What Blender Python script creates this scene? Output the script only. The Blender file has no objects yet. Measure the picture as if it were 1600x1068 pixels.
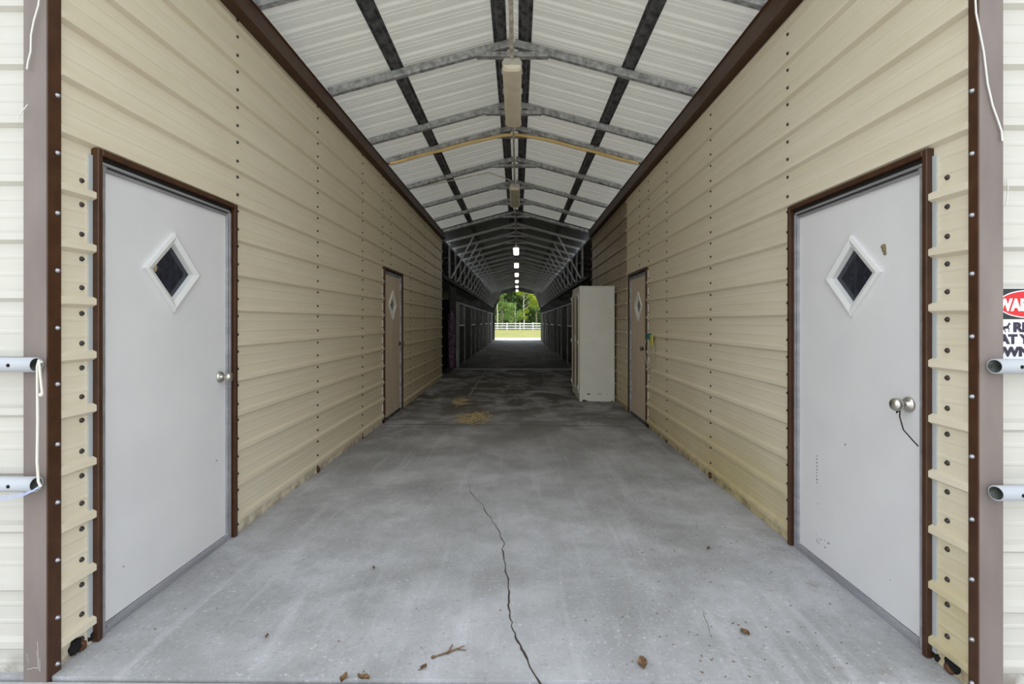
import bpy, math, random
from mathutils import Vector, Matrix
R = random.Random(7)
S = bpy.context.scene
COL = S.collection
F = 760.0; CH = 1.355            # focal length in pixels, eye height
XL, XR, XC = -1.783, 1.687, -0.048   # aisle wall planes and ridge centre line

# ------------------------------------------------------------------ helpers
class MB:
    def __init__(s): s.v = []; s.f = []; s.m = []; s.sm = []
    def add(s, vs, fs, mat=0, smooth=False):
        b = len(s.v); s.v += [tuple(v) for v in vs]
        for f in fs: s.f.append([b + i for i in f]); s.m.append(mat); s.sm.append(smooth)
        return s
    def box(s, x0, x1, y0, y1, z0, z1, mat=0):
        return s.add([(x0,y0,z0),(x1,y0,z0),(x1,y1,z0),(x0,y1,z0),(x0,y0,z1),(x1,y0,z1),(x1,y1,z1),(x0,y1,z1)],
              [(3,2,1,0),(4,5,6,7),(0,1,5,4),(1,2,6,5),(2,3,7,6),(3,0,4,7)], mat)
    def cbox(s, x0, x1, y0, y1, z0, z1, c=0.004, mat=0):
        """box with chamfered edges"""
        X = (x0,x1); Y = (y0,y1); Z = (z0,z1); vs = []; idx = {}
        for i in (0,1):
            for j in (0,1):
                for k in (0,1):
                    sx = c if i == 0 else -c; sy = c if j == 0 else -c; sz = c if k == 0 else -c
                    for a, p in enumerate(((X[i],Y[j]+sy,Z[k]+sz),(X[i]+sx,Y[j],Z[k]+sz),(X[i]+sx,Y[j]+sy,Z[k]))):
                        idx[(i,j,k,a)] = len(vs); vs.append(p)
        fs = []
        q = ((0,0),(1,0),(1,1),(0,1))
        for i in (0,1): fs.append([idx[(i,u,w,0)] for u, w in (q if i else q[::-1])])
        for j in (0,1): fs.append([idx[(u,j,w,1)] for u, w in (q[::-1] if j else q)])
        for k in (0,1): fs.append([idx[(u,w,k,2)] for u, w in (q if k else q[::-1])])
        for i in (0,1):
            for j in (0,1): fs.append([idx[(i,j,0,0)],idx[(i,j,1,0)],idx[(i,j,1,1)],idx[(i,j,0,1)]])
        for i in (0,1):
            for k in (0,1): fs.append([idx[(i,0,k,0)],idx[(i,1,k,0)],idx[(i,1,k,2)],idx[(i,0,k,2)]])
        for j in (0,1):
            for k in (0,1): fs.append([idx[(0,j,k,1)],idx[(1,j,k,1)],idx[(1,j,k,2)],idx[(0,j,k,2)]])
        for i in (0,1):
            for j in (0,1):
                for k in (0,1): fs.append([idx[(i,j,k,a)] for a in (0,1,2)])
        return s.add(vs, fs, mat)
    def bar(s, p0, p1, w, h, up=(0,0,1), mat=0, prof=None):
        """bar from p0 to p1; section w (side) x h (up); prof = list of (side,up) points"""
        p0 = Vector(p0); p1 = Vector(p1); d = (p1-p0).normalized(); u = Vector(up)
        sd = d.cross(u).normalized(); u = sd.cross(d).normalized()
        if prof is None: prof = [(-w/2,-h/2),(w/2,-h/2),(w/2,h/2),(-w/2,h/2)]
        n = len(prof)
        vs = [p0+sd*a+u*b for a, b in prof]+[p1+sd*a+u*b for a, b in prof]
        fs = [(i,(i+1)%n,n+(i+1)%n,n+i) for i in range(n)]+[tuple(range(n))[::-1], tuple(range(n,2*n))]
        return s.add(vs, fs, mat)
    def tube(s, pts, r, n=8, mat=0, cap=True, taper=None):
        pts = [Vector(p) for p in pts]; rings = []; prev = None
        for i, p in enumerate(pts):
            d = (pts[min(i+1,len(pts)-1)]-pts[max(i-1,0)]).normalized()
            if prev is None:
                a = Vector((0,0,1)) if abs(d.z) < .9 else Vector((1,0,0))
                prev = d.cross(a).normalized()
            prev = (prev-d*prev.dot(d)).normalized(); b = d.cross(prev)
            rr = r if taper is None else r*taper[i]
            rings.append([p+(prev*math.cos(2*math.pi*k/n)+b*math.sin(2*math.pi*k/n))*rr for k in range(n)])
        vs = [v for g in rings for v in g]; fs = []
        for i in range(len(rings)-1):
            for k in range(n): fs.append((i*n+k,i*n+(k+1)%n,(i+1)*n+(k+1)%n,(i+1)*n+k))
        s.add(vs, fs, mat, True)
        if cap: s.add(rings[0], [tuple(range(n))[::-1]], mat); s.add(rings[-1], [tuple(range(n))], mat)
        return s
    def lathe(s, org, axis, prof, n=16, mat=0):
        """prof list of (radius, distance along axis)"""
        o = Vector(org); d = Vector(axis).normalized(); a = Vector((0,0,1)) if abs(d.z) < .9 else Vector((1,0,0))
        e = d.cross(a).normalized(); g = d.cross(e)
        vs = []; fs = []
        for r, t in prof:
            for k in range(n):
                th = 2*math.pi*k/n; vs.append(o+d*t+(e*math.cos(th)+g*math.sin(th))*max(r,1e-5))
        for i in range(len(prof)-1):
            for k in range(n): fs.append((i*n+k,i*n+(k+1)%n,(i+1)*n+(k+1)%n,(i+1)*n+k))
        return s.add(vs, fs, mat, True)
    def poly(s, pts, thick, mat=0):
        """closed polygon extruded by vector thick"""
        n = len(pts); t = Vector(thick); a = [Vector(p) for p in pts]; b = [p+t for p in a]
        return s.add(a+b, [tuple(range(n))[::-1], tuple(range(n,2*n))]+[(i,(i+1)%n,n+(i+1)%n,n+i) for i in range(n)], mat)
    def build(s, name, mats, parent=None, org=None):
        me = bpy.data.meshes.new(name)
        o_ = Vector(org) if org else Vector((0,0,0))
        me.from_pydata([tuple(Vector(v)-o_) for v in s.v], [], s.f)
        if not isinstance(mats, (list, tuple)): mats = [mats]
        for m in mats: me.materials.append(m)
        me.polygons.foreach_set('material_index', s.m); me.polygons.foreach_set('use_smooth', s.sm)
        import bmesh
        bm = bmesh.new(); bm.from_mesh(me)
        if len(bm.faces) < 60000: bmesh.ops.recalc_face_normals(bm, faces=bm.faces)
        bm.to_mesh(me); bm.free(); me.update()
        ob = bpy.data.objects.new(name, me); COL.objects.link(ob)
        if parent is not None:
            ob.parent = parent
            wl_ = Vector((0,0,0)); pp = parent
            while pp is not None: wl_ += pp.location; pp = pp.parent
            ob.location = (Vector(org) if org else Vector((0,0,0)))-wl_
        elif org: ob.location = o_
        return ob

def empty(name, loc=(0,0,0)):
    o = bpy.data.objects.new(name, None); COL.objects.link(o); o.location = loc; o.empty_display_size = .1
    return o
def tag(o, label=None, cat=None, group=None, kind=None):
    if label: o['label'] = label
    if cat: o['category'] = cat
    if group: o['group'] = group
    if kind: o['kind'] = kind
    return o
def thing(name, label, cat, loc, group=None): return tag(empty(name, loc), label, cat, group)
def struct(o, label=None, cat=None): return tag(o, label, cat, None, 'structure')
def dup(root, shift, label=None, group=None):
    r = root.copy(); COL.objects.link(r); r.location = root.location+Vector(shift)
    if label: r['label'] = label
    if group: r['group'] = group
    for ch in list(root.children):
        c = ch.copy(); COL.objects.link(c); c.parent = r
        for g in ch.children:
            d = g.copy(); COL.objects.link(d); d.parent = c
    return r

# ------------------------------------------------------------------ materials
def mat(name, col, rough=.6, metal=0., spec=.4):
    m = bpy.data.materials.new(name); m.use_nodes = True
    b = m.node_tree.nodes['Principled BSDF']
    b.inputs['Base Color'].default_value = (*col, 1); b.inputs['Roughness'].default_value = rough
    b.inputs['Metallic'].default_value = metal; b.inputs['Specular IOR Level'].default_value = spec
    return m
class NT:
    def __init__(s, m): s.t = m.node_tree; s.n = s.t.nodes; s.b = s.n['Principled BSDF']
    def L(s, a, b): s.t.links.new(a, b)
    def coord(s, scale=(1,1,1), out='Object'):
        c = s.n.new('ShaderNodeNewGeometry') if out == 'World' else s.n.new('ShaderNodeTexCoord')
        mp = s.n.new('ShaderNodeMapping'); mp.inputs['Scale'].default_value = scale
        s.L(c.outputs['Position' if out == 'World' else out], mp.inputs['Vector']); return mp.outputs['Vector']
    def noise(s, vec, scale, detail=4, rough=.55, dist=0.):
        n = s.n.new('ShaderNodeTexNoise'); n.inputs['Scale'].default_value = scale; n.inputs['Detail'].default_value = detail
        n.inputs['Roughness'].default_value = rough; n.inputs['Distortion'].default_value = dist
        s.L(vec, n.inputs['Vector']); return n.outputs['Fac']
    def ramp(s, fac, stops):
        r = s.n.new('ShaderNodeValToRGB'); e = r.color_ramp.elements
        while len(e) < len(stops): e.new(.5)
        for el, (p, c) in zip(e, stops): el.position = p; el.color = (*c, 1) if hasattr(c, '__len__') else (c, c, c, 1)
        s.L(fac, r.inputs['Fac']); return r.outputs['Color']
    def mix(s, fac, a, b, mode='MIX'):
        x = s.n.new('ShaderNodeMix'); x.data_type = 'RGBA'; x.blend_type = mode
        for v, i in ((fac, 0), (a, 6), (b, 7)):
            if hasattr(v, 'links'): s.L(v, x.inputs[i])
            elif i == 0: x.inputs[0].default_value = v
            else: x.inputs[i].default_value = (*v, 1)
        return x.outputs[2]
    def math(s, op, a, b=0.):
        x = s.n.new('ShaderNodeMath'); x.operation = op
        for v, i in ((a, 0), (b, 1)):
            if hasattr(v, 'links'): s.L(v, x.inputs[i])
            else: x.inputs[i].default_value = v
        return x.outputs[0]
    def sep(s, vec):
        x = s.n.new('ShaderNodeSeparateXYZ'); s.L(vec, x.inputs[0]); return x.outputs
    def mrange(s, v, a, b, c=0., d=1.):
        x = s.n.new('ShaderNodeMapRange'); s.L(v, x.inputs[0])
        for i, q in enumerate((a, b, c, d)): x.inputs[i+1].default_value = q
        return x.outputs[0]
    def bump(s, h, strength=.3, dist=.01):
        b = s.n.new('ShaderNodeBump'); b.inputs['Strength'].default_value = strength; b.inputs['Distance'].default_value = dist
        s.L(h, b.inputs['Height']); s.L(b.outputs['Normal'], s.b.inputs['Normal'])
    def col(s, c): s.L(c, s.b.inputs['Base Color'])

def noisy(name, c0, c1, scale=6, rough=.6, metal=0., stretch=(1,1,1), bump=0., spec=.4, detail=5, lo=.35, hi=.65):
    m = mat(name, c0, rough, metal, spec); t = NT(m)
    n = t.noise(t.coord(stretch, 'World'), scale, detail)
    t.col(t.ramp(n, [(lo, c0), (hi, c1)]))
    if bump: t.bump(n, bump, .004)
    return m

def siding(name, base, dirt, brown_from=None, yellow=False):
    m = mat(name, base, .42, 0, .45); t = NT(m)
    v = t.coord((.25, .25, 6), 'World'); w = t.coord((1,1,1), 'World')
    streak = t.noise(v, 3.0, 4, .6); blot = t.noise(w, 1.3, 5, .6)
    c = t.mix(t.ramp(streak, [(.3, 0.), (.75, .45)]), base, dirt)
    c = t.mix(t.ramp(blot, [(.5, 0.), (.85, .5)]), c, dirt)
    p = t.sep(w)
    tint = t.math('MULTIPLY', t.mrange(p[1], 3.5, 9.5, 0., .8), t.ramp(t.noise(v, 2, 4), [(.3, .6), (.6, 1.)]))  # warm tone of the dim inner aisle painted in, growing with depth
    c = t.mix(tint, c, (.76,.62,.37))
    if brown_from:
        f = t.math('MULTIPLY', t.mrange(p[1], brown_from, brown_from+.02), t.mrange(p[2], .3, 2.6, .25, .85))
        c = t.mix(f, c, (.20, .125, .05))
    if yellow:
        f = t.math('MULTIPLY', t.mrange(p[2], .75, .0), t.ramp(blot, [(.3, .35), (.6, .9)]))
        c = t.mix(f, c, (.50, .40, .17))
    grime_shade = t.math('MULTIPLY', t.mrange(p[2], .10, .0), t.ramp(t.noise(w, 9, 4), [(.45, 0.), (.6, .8)]))
    c = t.mix(grime_shade, c, (.16, .12, .08))
    t.col(c); t.bump(t.noise(t.coord((.5,.5,3),'World'), 4, 3), .12, .004)
    return m

M = {}
M['cream_l'] = siding('cream siding', (.755,.675,.525), (.60,.515,.365))
M['cream_r'] = siding('cream siding weathered', (.755,.68,.535), (.60,.52,.375), brown_from=7.5, yellow=True)
M['front'] = siding('pale front siding', (.58,.555,.50), (.50,.47,.41))
M['brown'] = noisy('dark brown trim', (.048,.018,.007), (.070,.028,.011), 12, .45)
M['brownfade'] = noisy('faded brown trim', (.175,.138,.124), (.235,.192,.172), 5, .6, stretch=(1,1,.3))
M['screw'] = mat('screw head', (.055,.045,.04), .45, .4)
M['bolt'] = mat('zinc bolt head', (.42,.42,.45), .35, .8)
M['alu'] = noisy('aluminium frame', (.40,.40,.43), (.52,.52,.55), 5, .42, .65, stretch=(.5,.5,4))
M['flash'] = mat('pale zinc flashing', (.50,.53,.54), .5, .2)
M['seal'] = mat('black seal', (.015,.014,.014), .7)
M['door'] = noisy('off white door skin', (.69,.675,.68), (.73,.715,.715), 3, .55, bump=.03)
M['doorwood'] = noisy('tan door skin', (.60,.49,.36), (.66,.55,.42), 2, .55, stretch=(3,3,.6))
M['whitetrim'] = mat('white moulding', (.72,.71,.70), .4)
M['glass'] = noisy('dark window glass', (.012,.014,.022), (.03,.034,.05), 30, .12, stretch=(1,1,.4), spec=.6)
M['nickel'] = mat('satin nickel', (.58,.55,.50), .28, 1.)
M['galv'] = noisy('galvanized steel', (.26,.26,.275), (.56,.56,.58), 20, .5, .3, detail=6)
M['knobdark'] = mat('tarnished knob', (.16,.14,.12), .3, .9)
M['galvlight'] = noisy('paler galvanized steel', (.58,.58,.59), (.80,.80,.81), 20, .45, .25, detail=6)  # paler steel for the braced frames
M['galvdark'] = noisy('weathered steel channel', (.045,.045,.05), (.17,.17,.18), 12, .6, .35, detail=6)
M['rust'] = noisy('rust', (.06,.028,.015), (.16,.07,.03), 40, .9, bump=.6)
M['black'] = mat('black rot', (.008,.007,.007), .95)
M['pvc'] = noisy('grey pipe', (.46,.48,.52), (.56,.58,.61), 7, .4, stretch=(.3,1,1))
M['grime_shade'] = noisy('shaded pipe inside', (.06,.07,.05), (.22,.24,.22), 30, .8)  # pipe bore darkened in colour to stand for the shade inside
M['string'] = mat('white cord', (.68,.65,.58), .8)
M['ropec'] = mat('grey tan rope', (.42,.38,.28), .85)
M['cable'] = mat('white cable', (.70,.68,.64), .5)
M['bluestring'] = mat('pale blue twine', (.45,.52,.72), .8)
M['darkstring'] = mat('dark twine', (.03,.02,.015), .9)
M['yellow'] = noisy('yellow hose', (.76,.52,.19), (.84,.62,.28), 5, .45)
M['conduit'] = noisy('stained conduit', (.36,.31,.24), (.68,.63,.54), 14, .5, detail=6)
M['lamp'] = noisy('weathered lamp plastic', (.74,.64,.48), (.84,.76,.62), 5, .45, detail=6)
M['lampbody'] = noisy('grey lamp housing', (.45,.42,.37), (.58,.55,.50), 10, .5)
M['cab'] = noisy('cream painted steel', (.76,.735,.635), (.81,.785,.70), 3, .4)
M['cabdoor'] = noisy('beige door panel', (.42,.36,.27), (.50,.43,.33), 4, .5)  # darker beige for the door panels
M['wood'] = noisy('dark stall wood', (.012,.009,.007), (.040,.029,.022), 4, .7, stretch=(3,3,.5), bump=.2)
M['woodpost'] = noisy('grey weathered post', (.38,.37,.345), (.62,.60,.57), 7, .7, stretch=(3,3,.5))
M['ledge'] = mat('worn metal ledge', (.62,.60,.57), .4, .5)
M['bars'] = mat('grey stall bars', (.25,.25,.25), .45, .6)
M['dirtfloor'] = None
M['vinyl'] = mat('white vinyl', (.80,.80,.80), .5)
M['leafdry'] = noisy('dry leaf', (.10,.055,.03), (.22,.13,.06), 60, .85)
M['straw'] = noisy('straw', (.52,.38,.15), (.74,.58,.28), 50, .8)
M['teal'] = mat('teal plastic', (.03,.16,.15), .4)
M['yel2'] = mat('yellow plastic', (.46,.40,.07), .5)
M['bark'] = noisy('pale bark', (.42,.39,.34), (.62,.58,.52), 6, .85)
M['barkd'] = noisy('dark bark', (.16,.13,.10), (.28,.24,.19), 6, .9)
M['signw'] = mat('sign white', (.82,.82,.82), .4)
M['signk'] = mat('sign black', (.012,.012,.016), .4)
M['signr'] = mat('sign red', (.62,.012,.016), .4)
M['signn'] = mat('sign dark violet lettering', (.025,.014,.04), .4)

def net_mat():
    m = mat('purple mottled weave', (.1,.03,.08), .9); t = NT(m); v = t.coord((1,1,.6), 'World')
    c = t.ramp(t.noise(v, 45, 3), [(.35, (.035,.02,.05)), (.5, (.15,.06,.12)), (.62, (.36,.24,.32))])
    t.col(c); return m
M['net'] = net_mat()

def concrete(name, base, dark, dirty=True):
    m = mat(name, base, .75, 0, .3); t = NT(m); w = t.coord((1,1,1), 'World'); p = t.sep(w)
    big = t.noise(w, .9, 6, .6, .4); med = t.noise(w, 3.2, 6, .65); fine = t.noise(w, 60, 3, .6)
    streak = t.noise(t.coord((7,.55,1),'World'), 1.4, 5, .6, .3)
    c = t.mix(t.ramp(big, [(.38, .85), (.62, 0.)]), base, dark)
    c = t.mix(t.ramp(med, [(.42, .35), (.60, 0.)]), c, tuple(x*.72 for x in dark))
    c = t.mix(t.ramp(streak, [(.55, 0.), (.75, .35)]), c, tuple(min(1, x*1.25) for x in base))
    c = t.mix(t.ramp(fine, [(.60, 0.), (.72, .5)]), c, tuple(min(1, x*1.35) for x in base))
    c = t.mix(t.ramp(fine, [(.28, .45), (.40, 0.)]), c, tuple(x*.5 for x in dark))
    if dirty:
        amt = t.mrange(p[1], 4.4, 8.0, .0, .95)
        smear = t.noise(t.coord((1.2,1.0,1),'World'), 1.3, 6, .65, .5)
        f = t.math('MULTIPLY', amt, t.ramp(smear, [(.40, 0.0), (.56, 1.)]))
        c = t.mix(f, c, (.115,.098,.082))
        o = t.math('MULTIPLY', t.mrange(p[0], .2, 1.7, 0., 1.), t.ramp(t.noise(w, 5, 5, .7), [(.62, 0.), (.72, .6)]))
        c = t.mix(o, c, (.20,.125,.06))
    t.col(c); t.bump(med, .15, .006)
    return m
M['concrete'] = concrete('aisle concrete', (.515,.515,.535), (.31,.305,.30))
M['aisle2'] = concrete('stall aisle concrete', (.47,.46,.47), (.20,.19,.185), False)
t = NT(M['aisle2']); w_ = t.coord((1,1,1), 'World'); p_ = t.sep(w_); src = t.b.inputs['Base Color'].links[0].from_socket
f_ = t.math('MULTIPLY', t.mrange(p_[1], 22., 14.5, 0., .9), t.ramp(t.noise(t.coord((1,.6,1),'World'), .9, 5), [(.35, .55), (.6, 1.)]))  # darkens the floor toward the near end of the stall aisle
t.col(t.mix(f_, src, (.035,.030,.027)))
M['apron'] = concrete('apron concrete', (.52,.51,.50), (.38,.37,.36), False)

def grass_mat():
    m = mat('pasture grass', (.2,.22,.05), .9, 0, .1); t = NT(m); w = t.coord((1,1,1), 'World')
    c = t.mix(t.ramp(t.noise(w, .35, 6, .7), [(.35, 0.), (.65, 1.)]), (.19,.20,.06), (.30,.28,.11))
    c = t.mix(t.ramp(t.noise(w, 7, 4, .7), [(.4, 0.), (.7, .5)]), c, (.11,.14,.03))
    t.col(c); return m
M['grass'] = grass_mat()
def leaf_mat(name, stops, tr=.35):
    m = mat(name, stops[0][1], .7, 0, .2); t = NT(m)
    g = t.n.new('ShaderNodeNewGeometry'); c = t.ramp(g.outputs['Random Per Island'], stops); t.col(c)
    tb = t.n.new('ShaderNodeBsdfTranslucent'); t.L(c, tb.inputs['Color'])
    mx = t.n.new('ShaderNodeMixShader'); mx.inputs[0].default_value = tr
    t.L(t.b.outputs[0], mx.inputs[1]); t.L(tb.outputs[0], mx.inputs[2]); t.L(mx.outputs[0], t.n['Material Output'].inputs['Surface'])
    return m
M['leafdark'] = leaf_mat('dark leaves', [(0, (.06,.105,.04)), (.6, (.17,.27,.09)), (1, (.34,.46,.16))])
M['leafmid'] = leaf_mat('mid green leaves', [(0, (.13,.22,.06)), (.6, (.28,.42,.13)), (1, (.44,.58,.20))])
M['leaflime'] = leaf_mat('yellow green leaves', [(0, (.20,.28,.03)), (.6, (.40,.48,.06)), (1, (.60,.64,.12))], .45)

def roof_mat():
    m = mat('white roof sheet', (.74,.74,.72), .5, 0, .35); t = NT(m); w = t.coord((.6,5,1), 'World')
    c = t.mix(t.ramp(t.noise(w, 2.5, 5, .6), [(.4, 0.), (.75, .5)]), (.79,.78,.735), (.62,.60,.55))
    t.col(c)
    tb = t.n.new('ShaderNodeBsdfTranslucent'); tb.inputs['Color'].default_value = (.95,.93,.86,1)
    mx = t.n.new('ShaderNodeMixShader'); mx.inputs[0].default_value = ROOF_T
    t.L(t.b.outputs[0], mx.inputs[1]); t.L(tb.outputs[0], mx.inputs[2]); t.L(mx.outputs[0], t.n['Material Output'].inputs['Surface'])
    return m
ROOF_T = .055  # translucency added so the metal sheet passes fill light into the aisle
M['roof'] = roof_mat()
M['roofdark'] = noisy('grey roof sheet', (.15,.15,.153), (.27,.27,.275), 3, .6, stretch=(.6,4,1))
def lit_mat():
    m = mat('lit lamp cover', (.9,.9,.88), .4); b = m.node_tree.nodes['Principled BSDF']
    b.inputs['Emission Color'].default_value = (1,.96,.88,1); b.inputs['Emission Strength'].default_value = 2.4
    return m
M['lit'] = lit_mat()

def fz(x): return -.0075*(x-XC)        # floor falls a little to the right

# ------------------------------------------------------------------ floor and ground
def slab(name, x0, x1, y0, y1, m, thick=.12, top=fz, dz=0.):
    b = MB(); nx = 2
    vs = [(x0,y0,top(x0)+dz),(x1,y0,top(x1)+dz),(x1,y1,top(x1)+dz),(x0,y1,top(x0)+dz)]
    lo = [(x,y,z-thick) for x, y, z in vs]
    b.add(vs+lo, [(0,1,2,3),(7,6,5,4),(0,4,5,1),(1,5,6,2),(2,6,7,3),(3,7,4,0)])
    return b.build(name, m)
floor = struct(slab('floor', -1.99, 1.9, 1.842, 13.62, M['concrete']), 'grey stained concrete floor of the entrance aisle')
floor2 = struct(slab('floor_stalls', -5.6, 5.6, 13.76, 35.4, M['aisle2'], dz=.0), 'dark concrete floor of the stall aisle')
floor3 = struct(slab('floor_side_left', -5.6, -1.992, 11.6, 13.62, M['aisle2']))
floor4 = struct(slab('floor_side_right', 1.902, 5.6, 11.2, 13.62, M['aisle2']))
b = MB(); b.cbox(-1.99, 1.9, 13.625, 13.755, -.10, .035, .008)
struct(b.build('curb', M['apron']), 'low pale concrete step across the aisle before the stalls')
struct(slab('pavement_front', -9, 9, -9, 1.828, M['apron'], dz=-.012), 'concrete apron in front of the entrance')
struct(slab('pavement_rear', -9, 9, 35.41, 40.4, M['apron'], top=lambda x: 0.), 'sunlit pale concrete beyond the far opening')
b = MB(); b.box(-2.2, 2.2, 1.828, 1.842, -.13, -.022)
struct(b.build('ground_joint', M['leafdry']))
b = MB(); b.add([(-90,-60,-.14),(90,-60,-.14),(90,40.41,-.14),(-90,40.41,-.14)], [(0,1,2,3)])
b.add([(-90,40.41,-.01),(90,40.41,-.01),(90,150,-.01),(-90,150,-.01)], [(0,1,2,3)])
struct(b.build('ground', M['grass']), 'sunlit yellow green pasture beyond the barn')

# crack in the floor, a dark thin gap that follows the photo's line
def floor_pt(px, py):
    y = CH*F/(py-502); x = (px-809)*y/F
    for _ in range(3):
        y = (CH-fz(x))*F/(py-502); x = (px-809)*y/F
    return Vector((x, y, fz(x)))
def crack(pts, w0, w1, name):
    P = []
    for a, c in zip(pts[:-1], pts[1:]):
        n = 5
        for i in range(n):
            u = i/n; q = Vector(a).lerp(Vector(c), u); P.append((q.x+R.uniform(-1.8,1.8), q.y+R.uniform(-1,1)))
    P.append(pts[-1]); W = [floor_pt(*p) for p in P]; b = MB(); n = len(W)
    vs = []
    for i, p in enumerate(W):
        d = (W[min(i+1,n-1)]-W[max(i-1,0)]).normalized(); sd = Vector((d.y,-d.x,0))
        w = (w0+(w1-w0)*i/(n-1))*R.uniform(.5,1.4)/2
        vs += [p-sd*w+Vector((0,0,.0012)), p+sd*w+Vector((0,0,.0012))]
    b.add(vs, [(2*i,2*i+1,2*i+3,2*i+2) for i in range(n-1)])
    return b.build(name, CRK, floor)
CRK = mat('crack soil', (.055,.042,.032), .95)
crack([(733,757),(737,770),(752,788),(766,808),(779,828),(787,850),(785,864),(791,892),(797,925),(795,950),(800,978),(812,1008),(826,1036),(846,1071)], .004, .0085, 'crack')
crack([(694,758),(684,768),(676,775),(664,790),(652,806)], .002, .001, 'crack')
crack([(604,758),(650,759),(700,757),(733,757),(790,752),(850,743),(880,737)], .0015, .0015, 'crack')
crack([(1098,950),(1106,975),(1112,995)], .0015, .002, 'crack')
crack([(1060,780),(1085,810),(1090,830)], .001, .001, 'crack')

JN = mat('pale joint dust', (.36,.35,.33), .9)
for nm, fl_, x0, x1, ya, yb_ in (('joint', floor, -.90,-.865, 8.9, 13.6), ('joint', floor, .62,.645, 9.6, 12.6), ('joint', floor2, -.93,-.885, 17, 35), ('joint', floor2, .93,.975, 17, 35)):
    b = MB(); b.add([(x0,ya,fz(x0)+.0012),(x1,ya,fz(x1)+.0012),(x1,yb_,fz(x1)+.0012),(x0,yb_,fz(x0)+.0012)], [(0,1,2,3)]); b.build(nm, JN, fl_)
for ya in (6.35, 9.75):
    b = MB(); b.add([(-1.75,ya,fz(-1.75)+.001),(1.65,ya,fz(1.65)+.001),(1.65,ya+.018,fz(1.65)+.001),(-1.75,ya+.018,fz(-1.75)+.001)], [(0,1,2,3)]); b.build('joint', CRK if ya < 7 else JN, floor)

# ------------------------------------------------------------------ ribbed sheet walls
def rib_profile(r0, s, h0, h1, rib=.024):
    """(height, out) polyline"""
    pts = [(h0, 0.)]; k = -1
    while r0+s*k < h1+s:
        c = r0+s*k
        for dh, o in ((-.027,0),(-.013,rib),(.012,rib),(.024,0)):
            pts.append((c+dh, o))
        for fr in (.36,.66):
            q = c+s*fr; pts += [(q-.010,0),(q-.004,.0016),(q+.004,.0016),(q+.010,0)]
        k += 1
    def at(h):
        for (a, oa), (c, oc) in zip(pts[1:-1], pts[2:]):
            if a <= h <= c: return oa+(oc-oa)*(h-a)/max(c-a,1e-9)
        return 0.
    out = [(h0, at(h0))]+[p for p in pts[1:] if h0+1e-4 < p[0] < h1-1e-4]+[(h1, at(h1))]
    return out
def side_wall(name, X, sgn, y0, y1, r0, s, top, doors, mats, screws, skip):
    """sgn = direction into the aisle (+1 for the left wall)"""
    b = MB()
    ys = [y0]+[v for d in doors for v in d[:2]]+[y1]
    for i in range(len(ys)-1):
        a, c = ys[i], ys[i+1]
        lo = doors[i//2][2] if i % 2 else -.03
        pr = rib_profile(r0, s, lo, top); n = len(pr)
        vs = [(X+sgn*o, a, h) for h, o in pr]+[(X+sgn*o, c, h) for h, o in pr]
        b.add(vs, [(k,k+1,n+k+1,n+k) for k in range(n-1)])
        for yy in (a, c):                                    # closed rib ends
            kk = -1
            while r0+s*kk < top+.1:
                rc = r0+s*kk; kk += 1
                if lo < rc-.03 and rc+.03 < top: b.add([(X+sgn*o,yy,rc+dh) for dh, o in ((-.027,0),(-.013,.024),(.012,.024),(.024,0))], [(0,1,2,3)])
        bx = X-sgn*.09
        b.add([(bx,a,lo),(bx,c,lo),(bx,c,top),(bx,a,top)], [(0,1,2,3)])                     # room side
        b.add([(X,a,lo),(X,c,lo),(bx,c,lo),(bx,a,lo)], [(0,1,2,3)]); b.add([(X,a,top),(X,c,top),(bx,c,top),(bx,a,top)], [(0,1,2,3)])
        for yy in (a, c): b.add([(X,yy,-.03),(bx,yy,-.03),(bx,yy,top),(X,yy,top)], [(0,1,2,3)])
    for yy, hs in screws:
        for h in hs:
            pr = rib_profile(r0, s, h, h+.01); o = pr[0][1]
            if any(d[0] < yy < d[1] and h < d[2] for d in doors): continue
            b.lathe((X+sgn*o, yy, h), (sgn,0,0), [(.0105,0),(.0105,.003),(.0068,.0035),(.0068,.008),(0,.0085)], 8, 1)
    return b.build(name, mats)

LD = [(2.055, 3.055, 2.055), (6.44, 7.43, 2.055)]
RD = [(1.985, 2.99, 2.03), (6.32, 7.33, 2.03)]
def screw_cols(r0, s, ys, top, dense):
    out = []
    for yy in ys:
        hs = []
        k = -1
        while r0+s*k < top:
            for fr in ((.25,.78) if yy in dense else (.25,.80)):
                h = r0+s*(k+fr)+R.uniform(-.006,.006)
                if .03 < h < top-.03: hs.append(h)
            k += 1
        out.append((yy+R.uniform(-.004,.004), hs))
    return out
LT = 3.30; RT = 3.27
lcols = screw_cols(.109, .2215, [1.988,3.095,4.33,5.58,6.40,6.82,8.06,9.30,10.5], LT, (1.988,3.095,6.40))
lcols[0] = (lcols[0][0], [h for h in lcols[0][1] if h < 2.05])
rcols = screw_cols(.067, .2239, [1.912,3.035,4.25,5.50,6.27,6.72,8.0,9.25,10.3], RT, (1.912,3.035,6.27))
rcols[0] = (rcols[0][0], [h for h in rcols[0][1] if h < 2.02])
wl = struct(side_wall('wall_left', XL, 1, 1.8795, 11.43, .109, .2215, LT, LD, [M['cream_l'], M['screw']], lcols, None), 'cream ribbed metal wall on the left of the aisle')
wr = struct(side_wall('wall_right', XR, -1, 1.8005, 11.03, .067, .2239, RT, RD, [M['cream_r'], M['screw']], rcols, None), 'cream ribbed metal wall on the right of the aisle')
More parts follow.
